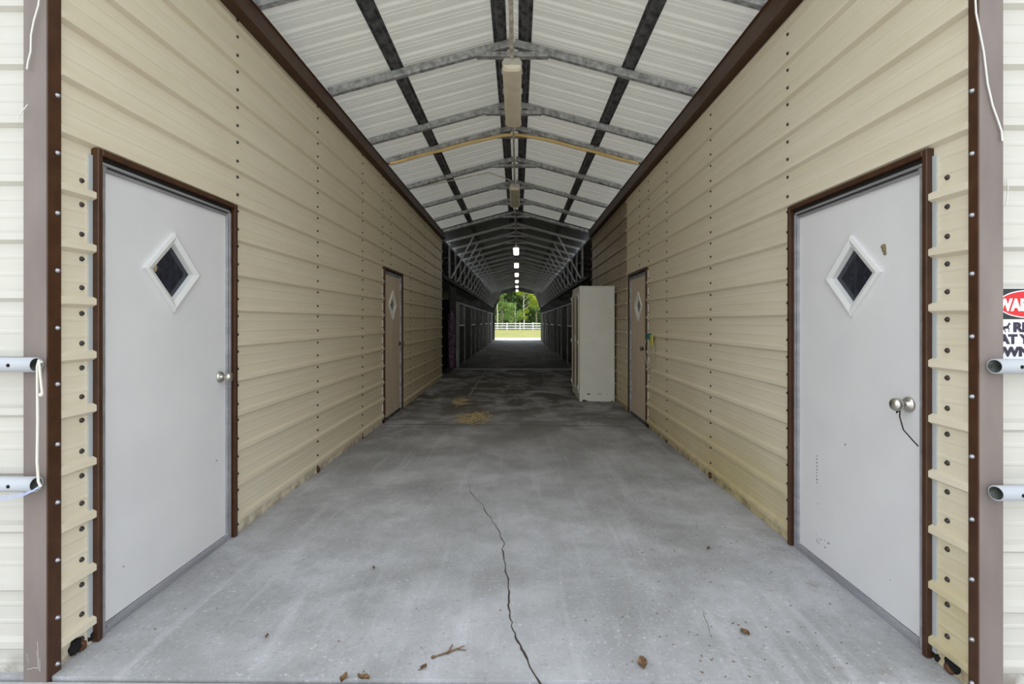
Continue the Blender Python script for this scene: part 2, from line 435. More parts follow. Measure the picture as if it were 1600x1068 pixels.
# rotted sheet and rusted anchors at the foot of the walls
def lump(parent, x, y, z, r, seed, name, mats):
    b = MB(); q = random.Random(seed); n = 10; m = 7; vs = []
    for i in range(m+1):
        ph = math.pi*i/m
        for k in range(n):
            th = 2*math.pi*k/n; rr = r*q.uniform(.7,1.15)
            vs.append((x+rr*.45*math.sin(ph)*math.cos(th), y+rr*math.sin(ph)*math.sin(th), z+rr*math.cos(ph)))
    b.add(vs, [(i*n+k,i*n+(k+1)%n,(i+1)*n+(k+1)%n,(i+1)*n+k) for i in range(m) for k in range(n)], 0, False)
    return b.build(name, mats, parent)
for (x, y, z, r, sd, mm) in ((XL+.004,1.955,.035,.032,1,'black'),(XL+.006,1.985,.02,.022,2,'rust'),(XL+.004,2.030,.03,.018,3,'black'),
        (XL+.008,4.33,.02,.030,4,'rust'),(XL+.008,6.42,.02,.03,6,'black'),(XL+.006,5.58,.016,.02,8,'rust')):
    lump(wl, x, y, fz(x)+z, r, sd, 'rusted_anchor', M[mm])
for (x, y, z, r, sd, mm) in ((XR-.004,1.885,.040,.032,11,'black'),(XR-.010,1.895,.02,.022,12,'rust'),(XR-.004,1.955,.02,.016,13,'black'),
        (XR-.008,4.25,.025,.030,14,'rust'),(XR-.008,6.27,.02,.03,16,'black'),(XR-.006,5.5,.016,.02,18,'rust')):
    lump(wr, x, y, fz(x)+z, r, sd, 'rusted_anchor', M[mm])

# front walls, outer walls, back walls and side roofs of the two room blocks
def front_wall(name, x0, x1, y, r0, s, top, m):
    pr = rib_profile(r0, s, -.05, top, .018); n = len(pr); b = MB()
    b.add([(x0,y-o,h) for h, o in pr]+[(x1,y-o,h) for h, o in pr], [(k,k+1,n+k+1,n+k) for k in range(n-1)])
    b.add([(x0,y+.08,-.05),(x1,y+.08,-.05),(x1,y+.08,top),(x0,y+.08,top)], [(0,1,2,3)])
    for x in (x0,x1): b.add([(x,y,-.05),(x,y+.08,-.05),(x,y+.08,top),(x,y,top)], [(0,1,2,3)])
    b.add([(x0,y,top),(x1,y,top),(x1,y+.08,top),(x0,y+.08,top)], [(0,1,2,3)])
    return struct(b.build(name, m))
front_wall('wall_front_left', -5.3, -1.80, 1.862, .128, .2215, 2.75, M['front'])
front_wall('wall_front_right', 1.705, 5.3, 1.806, .075, .2239, 2.75, M['front'])
for sg, nm, ye in ((-1,'left',11.43),(1,'right',11.03)):
    xo = 5.3*sg; xi = (XL-.1) if sg < 0 else (XR+.1)
    b = MB(); b.box(min(xo,xo+.08*sg), max(xo,xo+.08*sg), 1.8, ye, -.05, 2.75); struct(b.build('wall_outer_'+nm, M['front']))
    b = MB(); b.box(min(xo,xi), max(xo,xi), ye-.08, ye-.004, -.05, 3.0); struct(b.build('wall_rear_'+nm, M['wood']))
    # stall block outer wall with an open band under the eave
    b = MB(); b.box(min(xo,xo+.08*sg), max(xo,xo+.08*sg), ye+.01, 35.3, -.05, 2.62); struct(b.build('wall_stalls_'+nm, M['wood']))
    # lean-to roof
    z0, z1 = 3.32, 2.78
    b = MB(); xe = (XL-.03 if sg < 0 else XR+.03)
    b.poly([(xe,1.5,z0),(5.7*sg,1.5,z1),(5.7*sg,1.5,z1+.03),(xe,1.5,z0+.03)], (0,33.8,0)); struct(b.build('ceiling_side_'+nm, M['roofdark']))

# ------------------------------------------------------------------ trims
def corner_trim(name, X, sgn, yf, depth, width, rr, label, top=3.2, pipes=()):
    b = MB(); p = .0195                       # aisle leg stands this far proud
    xin = X+sgn*p; xout = X-sgn*(width-p)
    a, c = sorted((xin, xin-sgn*.006)); b.box(a, c, yf, yf+depth+.006, -.02, top, 0)          # aisle leg
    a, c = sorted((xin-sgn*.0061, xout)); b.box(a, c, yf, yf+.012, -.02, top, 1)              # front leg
    for h in rr:
        b.lathe((xin, yf+depth-.010, h), (sgn,0,0), [(.009,0),(.009,.003),(.006,.004),(.006,.009),(0,.010)], 10, 2)
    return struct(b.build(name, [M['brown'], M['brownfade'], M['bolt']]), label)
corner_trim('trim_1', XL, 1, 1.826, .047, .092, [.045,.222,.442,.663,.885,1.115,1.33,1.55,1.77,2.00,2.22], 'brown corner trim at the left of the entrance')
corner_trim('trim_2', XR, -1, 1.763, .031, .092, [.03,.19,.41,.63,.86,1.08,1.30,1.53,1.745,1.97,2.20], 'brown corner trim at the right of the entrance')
# scratches of bare paint low on the left corner trim
SCR = mat('bare scratched paint', (.55,.52,.48), .6); q = MB()
for x, z, dx, dz, w_s in ((-1.797,.045,-.006,.11,.0012),(-1.801,.06,-.003,.06,.0008),(-1.793,.04,-.001,.05,.0010),(-1.836,.075,-.008,.035,.0007)):
    q.bar((x,1.8256,z),(x+dx,1.8256,z+dz),w_s,.0006,(0,1,0))
for k in range(16):
    x = -1.845+.0035*k+R.uniform(-.002,.002); z = .050+.0006*k+R.uniform(-.0015,.0015)
    q.bar((x,1.8256,z),(x+R.uniform(.002,.005),1.8256,z+R.uniform(-.002,.002)),R.uniform(.0006,.002),.0006,(0,1,0))
q.build('scratch', SCR, bpy.data.objects['trim_1'])

def eave(name, X, sgn, y1, h0, top, label):
    b = MB(); xi = X+sgn*.085
    pr = [(X+sgn*.001,h0),(xi,h0),(xi,h0+.05),(xi-sgn*.012,h0+.055),(xi-sgn*.012,top-.01),(xi,top),(X+sgn*.001,top)]
    b.poly([(x,1.82,z) for x, z in pr], (0,y1-1.82,0))
    return struct(b.build(name, M['brown']), label)
eave('trim_3', XL, 1, 11.40, 3.275, 3.41, 'dark brown eave trim along the top of the left wall')
eave('trim_4', XR, -1, 11.0, 3.25, 3.41, 'dark brown eave trim along the top of the right wall')

# ------------------------------------------------------------------ doors
def make_door(name, X, sgn, y0, y1, hb, ht, knob_far, ydia, wood, label, floorz):
    """leaf between y0,y1 and heights hb,ht on wall plane X; sgn into the aisle"""
    root = struct(empty(name, (X, (y0+y1)/2, floorz)), label)
    def bx(bm, d0, d1, a, c, z0, z1, m=0, ch=None):
        xa, xb = sorted((X+sgn*d0, X+sgn*d1))
        if ch: bm.cbox(xa, xb, a, c, z0, z1, ch, m)
        else: bm.box(xa, xb, a, c, z0, z1, m)
    leafm = M['doorwood'] if wood else M['door']
    # leaf with a diamond hole
    hy, hz = ydia, hb+.80*(ht-hb)
    if wood: hz = hb+.79*(ht-hb)
    o = .205; i_ = .150
    L = MB(); d = -.004; dk = -.040
    def ring(w): return [(hy-w, hz), (hy, hz-w), (hy+w, hz), (hy, hz+w)]
    din = ring(i_+.01); cor = [(y0,hb),(y1,hb),(y1,ht),(y0,ht)]
    # split the outer rectangle at the diamond's axis lines so that faces stay convex
    mids = [(y0,hz),(hy,hb),(y1,hz),(hy,ht)]
    for k in range(4):
        q = [cor[k], mids[(k+1)%4], din[(k+1)%4], din[k], mids[k]]
        for dd in (d, dk): L.add([(X+sgn*dd,y,z) for y, z in q], [(0,1,2,3,4)])
    for k in range(4):
        a, c = cor[k], cor[(k+1)%4]
        L.add([(X+sgn*d,*a),(X+sgn*d,*c),(X+sgn*dk,*c),(X+sgn*dk,*a)], [(0,1,2,3)])
        a, c = din[k], din[(k+1)%4]
        L.add([(X+sgn*d,*a),(X+sgn*d,*c),(X+sgn*dk,*c),(X+sgn*dk,*a)], [(0,1,2,3)])
    leaf = L.build('door_leaf', leafm, root)
    # diamond light: stepped white moulding and the pane behind it
    W = MB(); rg = [(o,0.-.004),(o,.012),(o-.020,.016),(i_+.012,.010),(i_,.006),(i_-.004,-.022)]
    for (wa, da), (wb, db) in zip(rg[:-1], rg[1:]):
        A = ring(wa); B = ring(wb)
        for k in range(4):
            W.add([(X+sgn*da,*A[k]),(X+sgn*da,*A[(k+1)%4]),(X+sgn*db,*B[(k+1)%4]),(X+sgn*db,*B[k])], [(0,1,2,3)])
    fr = W.build('window_frame', M['whitetrim'] if not wood else M['cab'], leaf)
    P = MB(); P.poly([(X-sgn*.020,*p) for p in ring(i_+.008)], (-sgn*.004,0,0)); P.build('pane', M['glass'], leaf)
    # aluminium frame with a ridged face, sill and black seal
    A = MB(); w = .038
    for a, c in ((y0-w, y0), (y1, y1+w)):
        bx(A, -.05, .006, a, c, hb-.042, ht+.036)
        out = a if a < y0 else c; s1 = 1 if a < y0 else -1
        bx(A, .006, .012, *sorted((out, out+s1*.010)), hb-.042, ht+.036); bx(A, .006, .010, *sorted((out+s1*.022, out+s1*.032)), hb-.03, ht+.02)
    bx(A, -.05, .006, y0, y1, ht+.0, ht+.036); bx(A, .006, .012, y0-w, y1+w, ht+.024, ht+.036); bx(A, .006, .009, y0, y1, ht+.002, ht+.012)
    A.build('door_frame', M['alu'] if not wood else M['galv'], root)
    B = MB(); bx(B, -.05, .008, y0, y1, hb-.042, hb-.003); bx(B, .008, .013, y0, y1, hb-.020, hb-.006)
    B.build('sill', M['alu'] if not wood else M['galvdark'], root)
    Q = MB(); bx(Q, -.04, .004, y0-w-.012, y1+w+.012, ht+.0365, ht+.056); bx(Q, .0125, .0135, y0, y1, ht+.014, ht+.020)
    bx(Q, -.03, .004, y1+w+.0005, y1+w+.010, hb-.042, ht+.05); Q.build('seal', M['seal'], root)
    # brown surround
    T = MB(); t0 = .012 + w; tw = .026; zb = floorz+.004
    for a, c in ((y0-t0-tw+.012, y0-t0+.010), (y1+t0-.002, y1+t0+tw)):
        bx(T, -.03, .031, a, c, zb, ht+.057+tw, 0, .003)
    bx(T, -.03, .031, y0-t0+.0101, y1+t0-.0021, ht+.057, ht+.057+tw, 0, .003)
    T.build('surround', M['brown'], root)
    # pale flashing strip on the entrance side of the surround
    G = MB(); bx(G, -.0, .008, y0-t0-tw-.006, y0-t0-tw+.0115, zb+.03, ht+.05); G.build('flashing', M['flash'] if not wood else M['cab'], root)
    # knob
    ky = (y1-.055) if knob_far else (y0+.065); kz = hb+.97
    K = MB(); K.lathe((X+sgn*-.003, ky, kz), (sgn,0,0), [(.034,0),(.034,.004),(.028,.012),(.014,.016),(.012,.030),(.018,.034),(.027,.042),(.029,.055),(.026,.068),(.016,.075),(0,.077)], 20)
    kb = K.build('knob', M['nickel'] if not wood else M['knobdark'], leaf)
    return root
d1 = make_door('door_1', XL, 1, 2.096, 2.970, .053, 1.999, True, 2.517, False, 'off white door with diamond window, near the entrance on the left', fz(XL))
d2 = make_door('door_2', XR, -1, 2.035, 2.914, .027, 1.974, False, 2.455, False, 'off white door with diamond window, near the entrance on the right', fz(XR))
d3 = make_door('door_3', XL, 1, 6.485, 7.375, .053, 1.999, True, 6.93, True, 'tan door with diamond window, further down the left wall', fz(XL))
d4 = make_door('door_4', XR, -1, 6.365, 7.250, .027, 1.974, False, 6.80, True, 'tan door with diamond window, beside the cream cabinet', fz(XR))
# peeled corner on the left pane, scuffs on the door skins
PE = mat('peeled tan backing', (.42,.34,.22), .8)
b = MB(); yy = [(2.372,1.62),(2.40,1.655),(2.42,1.645),(2.432,1.625),(2.425,1.605),(2.40,1.60)]
b.poly([(XL-.0185,a,c) for a, c in yy], (-.001,0,0)); b.build('peel', PE, [c for c in d1.children if c.name.startswith('door_leaf')][0])
SC = mat('dark scuff', (.20,.19,.18), .9)
b = MB()
for (yv, zv, w, h) in ((2.885,.53,.006,.009),(2.205,.245,.004,.005)): b.lathe((XL-.0043,yv,zv), (1,0,0), [(w,0),(w*.8,.0015),(0,.0018)], 8)
b.build('scuff', SC, [c for c in d1.children if c.name.startswith('door_leaf')][0])
b = MB()
for (yv, zv, w) in ((2.512,.72,.006),(2.21,.18,.003),(2.74,.33,.004)): b.lathe((XR+.0043,yv,zv), (-1,0,0), [(w,0),(w*.8,.0015),(0,.0018)], 8)
for k in range(14): b.lathe((XR+.0043,2.70+R.uniform(-.06,.06),.14+R.uniform(-.03,.03)), (-1,0,0), [(.006*R.random()+.002,0),(.002,.0012),(0,.0014)], 7)
for k in range(9): b.box(XR+.0028, XR+.0043, 2.745+R.uniform(-.004,.004), 2.752+R.uniform(0,.004), .44+k*.019, .447+k*.019)
b.build('scuff', SC, [c for c in d2.children if c.name.startswith('door_leaf')][0])
b = MB(); b.lathe((XR+.0043,2.245,1.70), (-1,0,0), [(.013,0),(.012,.006),(.006,.012),(0,.013)], 10)
b.lathe((XR+.0043,2.242,1.685), (-1,0,0), [(.012,0),(.010,.006),(0,.010)], 10); b.lathe((XR+.0043,2.238,1.668), (-1,0,0), [(.009,0),(.007,.005),(0,.007)], 10)
tag(b.build('dirt_nest', mat('mud', (.20,.16,.09), .95)), 'small tan mud nest beside the diamond window of the right near door', 'insect nest')

# ------------------------------------------------------------------ centre roof
HB = CH+2.52                              # underside of the rafters at the ridge
def raft(d): return HB-.27*d
def roof():
    b = MB(); s = .2286; y0 = 1.75; y1 = 35.2; pts = []
    y = y0
    while y < y1:
        for dy, o in ((0,0),(.055,.0),(.070,.019),(.092,.019),(.107,0),(.148,0),(.152,.004),(.160,.004),(.164,0),(.192,0),(.196,.004),(.204,.004),(.208,0)):
            pts.append((y+dy, o))
        y += s
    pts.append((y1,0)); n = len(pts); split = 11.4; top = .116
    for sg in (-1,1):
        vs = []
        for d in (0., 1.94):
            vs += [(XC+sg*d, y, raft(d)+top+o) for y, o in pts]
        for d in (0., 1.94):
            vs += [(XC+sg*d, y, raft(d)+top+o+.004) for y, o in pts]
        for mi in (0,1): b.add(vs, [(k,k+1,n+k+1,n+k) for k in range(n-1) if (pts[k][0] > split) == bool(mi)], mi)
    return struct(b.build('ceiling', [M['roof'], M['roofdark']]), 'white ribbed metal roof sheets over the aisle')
roof()
def purlin(name, d, sg, label, y0=1.8, y1=35.0):
    x = XC+sg*d; z = raft(d)+.0755
    sl = math.atan(.27)*-sg if d > .01 else 0
    # hat channel: flanges up against the sheet, crown down
    pr = [(-.062,.036),(-.062,.033),(-.035,.033),(-.026,0),(.026,0),(.035,.033),(.062,.033),(.062,.036),(.031,.036),(.022,.004),(-.022,.004),(-.031,.036)]
    c, s_ = math.cos(sl), math.sin(sl)
    b = MB(); b.bar((x,y0,z),(x,y1,z),0,0,prof=[(a*c-e*s_, a*s_+e*c) for a, e in pr])
    return tag(b.build(name, M['galvdark']), label, 'purlin')
purlin('purlin', 1.06, -1, 'dark steel purlin halfway down the left roof slope')
purlin('purlin', 1.06, 1, 'dark steel purlin halfway down the right roof slope')
purlin('purlin', .105, -1, 'dark steel purlin just left of the ridge conduit')
purlin('purlin', .105, 1, 'dark steel purlin just right of the ridge conduit')

# roof frames ---------------------------------------------------------
def rafter_pair(root, y, dmax, gm='galv'):
    for sg in (-1,1):
        t = .070; b = MB()
        # rounded square tube
        k = .012; h = t/2
        pr = [(-h+k,-h),(h-k,-h),(h,-h+k),(h,h-k),(h-k,h),(-h+k,h),(-h,h-k),(-h,-h+k)]
        n = Vector((sg*.27,0,1)).normalized()
        p0 = Vector((XC+sg*.012, y, raft(.012)))+n*(t/2); p1 = Vector((XC+sg*dmax, y, raft(dmax)))+n*(t/2)
        b.bar(p0, p1, 0, 0, (0,0,1), prof=pr); b.build('rafter', M[gm], root)
    b = MB(); zz = raft(0)-.10
    b.bar((XC-.33,y,zz+.022),(XC+.33,y,zz+.022),0,0,prof=[(-.03,.022),(-.03,-.022),(.03,-.022),(.03,.022),(.026,.022),(.026,-.018),(-.026,-.018),(-.026,.022)])
    for k in range(-5,6):
        if k: b.lathe((XC+k*.06,y-.03,zz+.024),(0,-1,0),[(.006,0),(.006,.003),(0,.004)],6)
    b.build('ridge_plate', M[gm], root)
ords = ['first','second','third','fourth','fifth','sixth','seventh','eighth']
FY = [3.22,4.47,5.70,6.41,7.64,8.89,10.1,11.35]
flab = ['steel roof frame at the very top of the picture before the unlit lamp',
 'large steel roof frame crossing above the front end of the tan strip light',
 'steel roof frame crossing at the far end of the tan strip light',
 'steel roof frame with the yellow hose tied along it',
 'steel roof frame next behind the yellow hose',
 'steel roof frame crossing above the second unlit strip light',
 'steel roof frame next behind the second unlit strip light',
 'last steel roof frame resting on the brown eave trims']
for y, lb in zip(FY, flab):
    r_ = thing('roof_frame', lb, 'roof frame', (XC, y, 3.42)); rafter_pair(r_, y, 1.675)
y = 12.70; r_ = thing('roof_frame', 'bare steel roof frame with knee braces over the dark stall aisle', 'roof frame', (XC, y, 2.46), 'braced roof frames over the stall aisle')
rafter_pair(r_, y, 1.80, 'galvlight')
for sg in (-1,1):
    b = MB(); b.bar((XC+sg*1.735,y,2.463),(XC+sg*1.735,y,raft(1.735)-.006),.05,.05,(0,1,0)); b.build('post', M['galv'], r_)
    b = MB(); b.bar((XC+sg*1.69,y,2.475),(XC+sg*1.10,y,raft(1.10)+.004),.035,.035,(0,1,0)); b.build('knee_brace', M['galvlight'], r_)
    b = MB(); b.bar((XC+sg*1.77,y,3.02),(XC+sg*3.4,y,2.86),.05,.05,(0,0,1)); b.build('tie_bar', M['galvdark'], r_)
    b = MB(); b.bar((XC+sg*1.77,y,2.50),(XC+sg*2.6,y,2.93),.032,.032,(0,1,0)); b.build('side_brace', M['galvdark'], r_)
k = 1
while y+1.22*k < 34.9:
    dup(r_, (0,1.22*k,0)); k += 1
# header beams carrying the braced frames
for sg, nm in ((-1,'left'),(1,'right')):
    b = MB(); x = XC+sg*1.735; b.cbox(x-.05,x+.05,11.5,35.1,2.37,2.455,.006)
    tag(b.build('header_beam', M['woodpost'] if 0 else M['wood']), 'long dark wooden header beam above the %s stall fronts' % nm, 'beam')
    b = MB(); x = XC+sg*1.62; b.bar((x,11.5,2.60),(x,35.0,2.60),.04,.03); 
# gable end with the cut-corner opening
b = MB(); yv = 35.22
op = [(1.67,0.0),(1.67,2.12),(1.24,3.30),(0,3.58)]
outer = [(5.5,0.0),(5.5,2.75),(1.94,3.5),(0,4.05)]
for sg in (-1,1):
    for i in range(3):
        q = [op[i],op[i+1],outer[i+1],outer[i]]
        for yo in (0,.06): b.add([(sg*x,yv+yo,z) for x, z in q], [(0,1,2,3)])
        b.add([(sg*op[i][0],yv,op[i][1]),(sg*op[i+1][0],yv,op[i+1][1]),(sg*op[i+1][0],yv+.06,op[i+1][1]),(sg*op[i][0],yv+.06,op[i][1])], [(0,1,2,3)])
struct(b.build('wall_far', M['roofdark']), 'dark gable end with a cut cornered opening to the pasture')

# ------------------------------------------------------------------ ridge conduit, hose, lamps
zc = CH+2.17
b = MB(); b.tube([(XC,1.9,zc),(XC,4.00,zc)], .017, 10)
for yy in (2.0,3.0,3.80): b.lathe((XC,yy,zc),(0,1,0),[(.020,0),(.020,.03)],10)
co = thing('conduit_pipe', 'stained metal conduit running along the ridge between the lamps', 'conduit', (XC,1.9,zc))
b.build('pipe', M['conduit'], co)
b = MB(); b.tube([(XC,5.23,zc-.01),(XC,7.66,zc-.01)], .013, 10); b.build('pipe', M['conduit'], co)
b = MB(); b.tube([(XC,9.05,zc-.01),(XC,13.9,zc-.01)], .013, 8); b.build('pipe', M['conduit'], co)
for yy in (3.22,5.70,6.41,7.60,10.1,11.35):
    b = MB(); b.box(XC-.006,XC+.006,yy-.004,yy+.004,zc+.016,raft(0)-.104); b.build('hanger', M['galv'], co)
# a junction box where the conduit meets the lamp
def lamp(y0, lit, label, near=False):
    z = CH+2.075; y1 = y0+1.18
    t = thing('strip_light', label, 'ceiling light', (XC, y0, z), 'strip lights under the ridge' if lit else None)
    b = MB(); w = .082
    pr = [(-w,.0),(w,.0),(w,.03),(w*.72,.062),(-w*.72,.062),(-w,.03)]
    b.bar((XC,y0,z+.045),(XC,y1,z+.045),0,0,prof=pr); b.build('housing', M['lampbody'], t)
    b = MB(); q = [(-w*.97,.044),(-w*.97,.020),(-w*.80,.004),(-w*.5,0),(w*.5,0),(w*.80,.004),(w*.97,.020),(w*.97,.044)]
    vs = []
    for yy, sc, dz in ((y0-.012,.86,.014),(y0+.012,1,0),(y1-.012,1,0),(y1+.012,.86,.014)):
        vs += [(XC+a*sc,yy,z+min(.044,e+dz)) for a, e in q]
    n = len(q); fs = [(i*n+k,i*n+(k+1)%n,(i+1)*n+(k+1)%n,(i+1)*n+k) for i in range(3) for k in range(n)]+[tuple(range(n))[::-1],tuple(range(3*n,4*n))]
    b.add(vs, fs); b.build('diffuser', M['lit'] if lit else M['lamp'], t)
    for i in range(4):
        for sg in (-1,1):
            b = MB(); yy = y0+.1+i*.357; b.box(XC+sg*(w+.002)-.006, XC+sg*(w+.002)+.006, yy-.014, yy+.014, z+.024, z+.066); b.build('clip', M['galv'], t)
    for yy in (y0+.15,y1-.15):
        b = MB(); b.bar((XC,yy,z+.108),(XC,yy,raft(0)-.02),.008,.008,(0,1,0)); b.build('hanger', M['galv'], t)
    return t
lamp(4.03, False, 'large tan weathered strip light hanging unlit over the entrance')
lamp(7.70, False, 'unlit grey strip light hanging second from the entrance')
for k, yy in enumerate((14.05,17.75,21.4,25.1,28.9,32.6)):
    lamp(yy, True, '%s lit white strip light along the stall aisle, counted from the entrance' % ords[k])
# yellow hose tied along the fourth frame
b = MB(); hp = []
for i in range(41):
    d = -1.62+3.24*i/40; a = abs(d)
    zz = raft(math.sqrt(a*a+.06))-.016-.012*math.sin(i*.9)*.3
    hp.append((XC+d, 6.350, zz-.004))
b.tube(hp, .020, 10)
ho = thing('hanging_hose', 'yellow hose tied across the roof under one frame', 'hose', (XC-1.6,6.355,3.4)); b.build('tube', M['yellow'], ho)
for d in (-1.5,-.75,-.02,.8,1.5):
    b = MB(); zz = raft(math.sqrt(d*d+.06))-.016; b.lathe((XC+d-.01,6.355,zz),(1,0,0),[(.018,0),(.018,.02)],10); b.build('tie', M['darkstring'], ho)
b = MB(); b.tube([(XC-1.6,7.60,raft(1.6)-.02),(XC-1.0,7.59,raft(1.0)-.055),(XC-.4,7.59,raft(.4)-.09),(XC-.03,7.59,zc+.02)], .008, 8)
tag(b.build('hanging_cable', M['conduit']), 'brown cable sagging from the ridge lamp conduit down the left rafter', 'cable')

# ------------------------------------------------------------------ cabinet
def cabinet():
    x0, x1, y0, y1, h = 1.055, 1.655, 8.30, 9.38, 1.958; zf = fz(1.4)
    t = thing('storage_cabinet', 'tall cream metal storage cabinet with rust holes against the right wall', 'cabinet', ((x0+x1)/2,(y0+y1)/2,zf))
    b = MB()
    # side facing the entrance: rim plus slightly sunk panel, with a rotted bite at the foot
    b.cbox(x0+.02, x1, y0+.004, y1-.02, zf+.06, h-.004, .006)
    for a, c in ((x0,x0+.048),(x1-.034,x1)): b.cbox(a, c, y0, y0+.03, zf, h, .006)
    b.cbox(x0+.046, x1-.032, y0, y0+.03, h-.03, h, .006)
    foot = [(x0+.047,zf+.07),(x0+.047,zf+.028),(x0+.07,zf+.034),(x0+.10,zf+.030),(x0+.135,zf+.012),(x0+.15,zf+.006),(x0+.18,zf+.012),(x0+.20,zf+.003),(x1-.06,zf+.002),(x1-.035,zf+.03),(x1-.034,zf+.07)]
    b.poly([(x,y0+.0035,z) for x, z in foot], (0,.01,0))
    b.cbox(x0, x1, y0, y1, h-.012, h+.004, .004)
    b.box(x0+.02, x1-.04, y1-.03, y1, zf, h-.01); b.box(x0, x0+.04, y1-.03, y1, zf, h-.01)
    b.cbox(x0, x0+.02, y0+.03, y1-.03, zf+.02, zf+.13, .004); b.cbox(x0, x0+.02, y0+.03, y1-.03, h-.09, h-.01, .004)
    body = b.build('body', M['cab'], t)
    ym = (y0+y1)/2
    for a, c in ((y0+.035,ym-.004),(ym+.004,y1-.035)):
        d = MB(); xd = x0-.006
        d.cbox(xd, x0+.018, a, c, zf+.135, h-.095, .004, 0)
        for q in ((a,a+.05),(c-.05,c)): d.cbox(xd-.012, xd+.001, *q, zf+.135, h-.095, .004, 1)
        d.cbox(xd-.012, xd+.001, a+.05, c-.05, zf+.135, zf+.2, .004, 1); d.cbox(xd-.012, xd+.001, a+.05, c-.05, h-.16, h-.095, .004, 1)
        dd = d.build('door', [M['cabdoor'], M['cab']], t)
        out = a if a < ym-.1 else c; inn = c if a < ym-.1 else a
        for hz in (zf+.24,(zf+h)/2+.02,h-.18):
            g = MB(); g.lathe((x0-.022,out,hz-.035),(0,0,1),[(0,0),(.014,.001),(.014,.07),(0,.071)],10); g.build('hinge', M['cab'], dd)
        s1 = -1 if a < ym-.1 else 1
        if s1 < 0:
            g = MB(); g.cbox(x0-.045,x0-.018,inn-.05,inn-.025,1.0,1.12,.006); g.build('handle', M['galv'], dd)
    # rust holes
    for j, pts in enumerate(([(.115,.150),(.135,.156),(.150,.165),(.158,.157),(.178,.150),(.180,.136),(.170,.128),(.155,.140),(.135,.144)],
                [(.325,.150),(.36,.155),(.372,.150),(.36,.142),(.33,.142)], [(.28,.150),(.305,.153),(.308,.147),(.285,.145)], [(.45,.147),(.478,.149),(.477,.144),(.452,.143)])):
        g = MB(); g.poly([(x0+px,y0+.0034,zf+pz-.02) for px, pz in pts], (0,.0005,0)); g.build('rust_hole', M['black'] if j < 2 else M['rust'], body)
    g = MB(); g.poly([(x0+.05,y0+.006,zf+.001),(x0+.19,y0+.006,zf+.001),(x0+.15,y0+.006,zf+.02),(x0+.10,y0+.006,zf+.045),(x0+.05,y0+.006,zf+.04)], (0,.004,0)); g.build('rotted_foot', M['rust'], body)
    for hz in (.55,.9,1.35,1.75):
        g = MB(); g.lathe((x1-.017,y0,hz),(0,-1,0),[(.005,0),(.004,.002),(0,.003)],8); g.build('rivet', M['galv'], body)
    return t
cabinet()

# ------------------------------------------------------------------ stalls
def stall(sg, y0, label):
    x = (-1.745 if sg < 0 else 1.635); zf = fz(x); L = 3.9
    t = thing('stall_front', label, 'horse stall', (x, y0, zf), 'horse stall fronts along the aisle')
    def cb(b, d0, d1, *r, **k):
        a, c = sorted((x+sg*d0, x+sg*d1)); b.cbox(a, c, *r, **k)
    for yy in (y0, y0+1.62):
        b = MB(); cb(b, -.03, .07, yy, yy+.10, zf, 1.93, c=.005); b.build('post', M['woodpost'], t)
    b = MB()
    for k in range(8): cb(b, .0, .035, y0+.104, y0+1.616, zf+.06+k*.142, zf+.198+k*.142, c=.004)
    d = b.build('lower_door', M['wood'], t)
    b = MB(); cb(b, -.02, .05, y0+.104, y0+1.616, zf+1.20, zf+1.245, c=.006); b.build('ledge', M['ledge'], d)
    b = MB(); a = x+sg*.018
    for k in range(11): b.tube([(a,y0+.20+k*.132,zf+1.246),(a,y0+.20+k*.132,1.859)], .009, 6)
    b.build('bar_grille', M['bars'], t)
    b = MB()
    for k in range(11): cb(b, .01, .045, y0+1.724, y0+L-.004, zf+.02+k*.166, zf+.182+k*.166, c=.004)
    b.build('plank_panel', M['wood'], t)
    b = MB(); cb(b, -.02, .06, y0+1.724, y0+L-.004, 1.862, 1.93, c=.005); cb(b, -.02, .06, y0+.104, y0+1.616, 1.862, 1.93, c=.005); b.build('top_rail', M['woodpost'], t)
    # side partition running back from the first post
    b = MB(); xa, xb = sorted((x+sg*.09, x+sg*3.4)); b.box(xa, xb, y0+.02, y0+.07, zf, 2.0); b.build('partition', M['wood'], t)
    return t
for k in range(5):
    stall(-1, 14.2+3.9*k, '%s dark wooden stall front on the left of the aisle, from the step' % ords[k])
    stall(1, 14.2+3.9*k, '%s dark wooden stall front on the right of the aisle, from the step' % ords[k])
# dark boarded bay between the siding and the stalls on each side
for sg, nm, ya in ((-1,'left',12.9),(1,'right',12.6)):
    x = -1.80 if sg < 0 else 1.70
    b = MB(); y = ya; 
    while y < 14.15:
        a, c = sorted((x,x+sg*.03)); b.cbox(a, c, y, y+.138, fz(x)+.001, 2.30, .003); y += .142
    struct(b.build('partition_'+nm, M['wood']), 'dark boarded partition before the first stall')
b = MB(); prof = [(.012,0),(.05,.05),(.072,.18),(.078,.5),(.085,.9),(.082,1.25),(.06,1.40),(.022,1.46),(.012,1.50)]
b.lathe((-1.70,12.5,.13),(0,0,1),prof,18)
b2 = thing('hanging_net', 'long purple mottled net bundle hanging where the left siding ends', 'hay net', (-1.70,12.5,.13))
# fold ridges
vs = []
for (vx,vy,vz) in b.v:
    th = math.atan2(vy-12.5, vx+1.70); rr = 1+.16*math.sin(th*5+vz*3)
    vs.append((-1.70+(vx+1.70)*rr, 12.5+(vy-12.5)*rr, vz))
b.v = vs; b.build('net', M['net'], b2)
b = MB(); b.tube([(-1.70,12.5,1.62),(-1.72,12.5,1.95),(-1.76,12.5,2.305)], .008, 6); b.build('cord', M['darkstring'], b2)

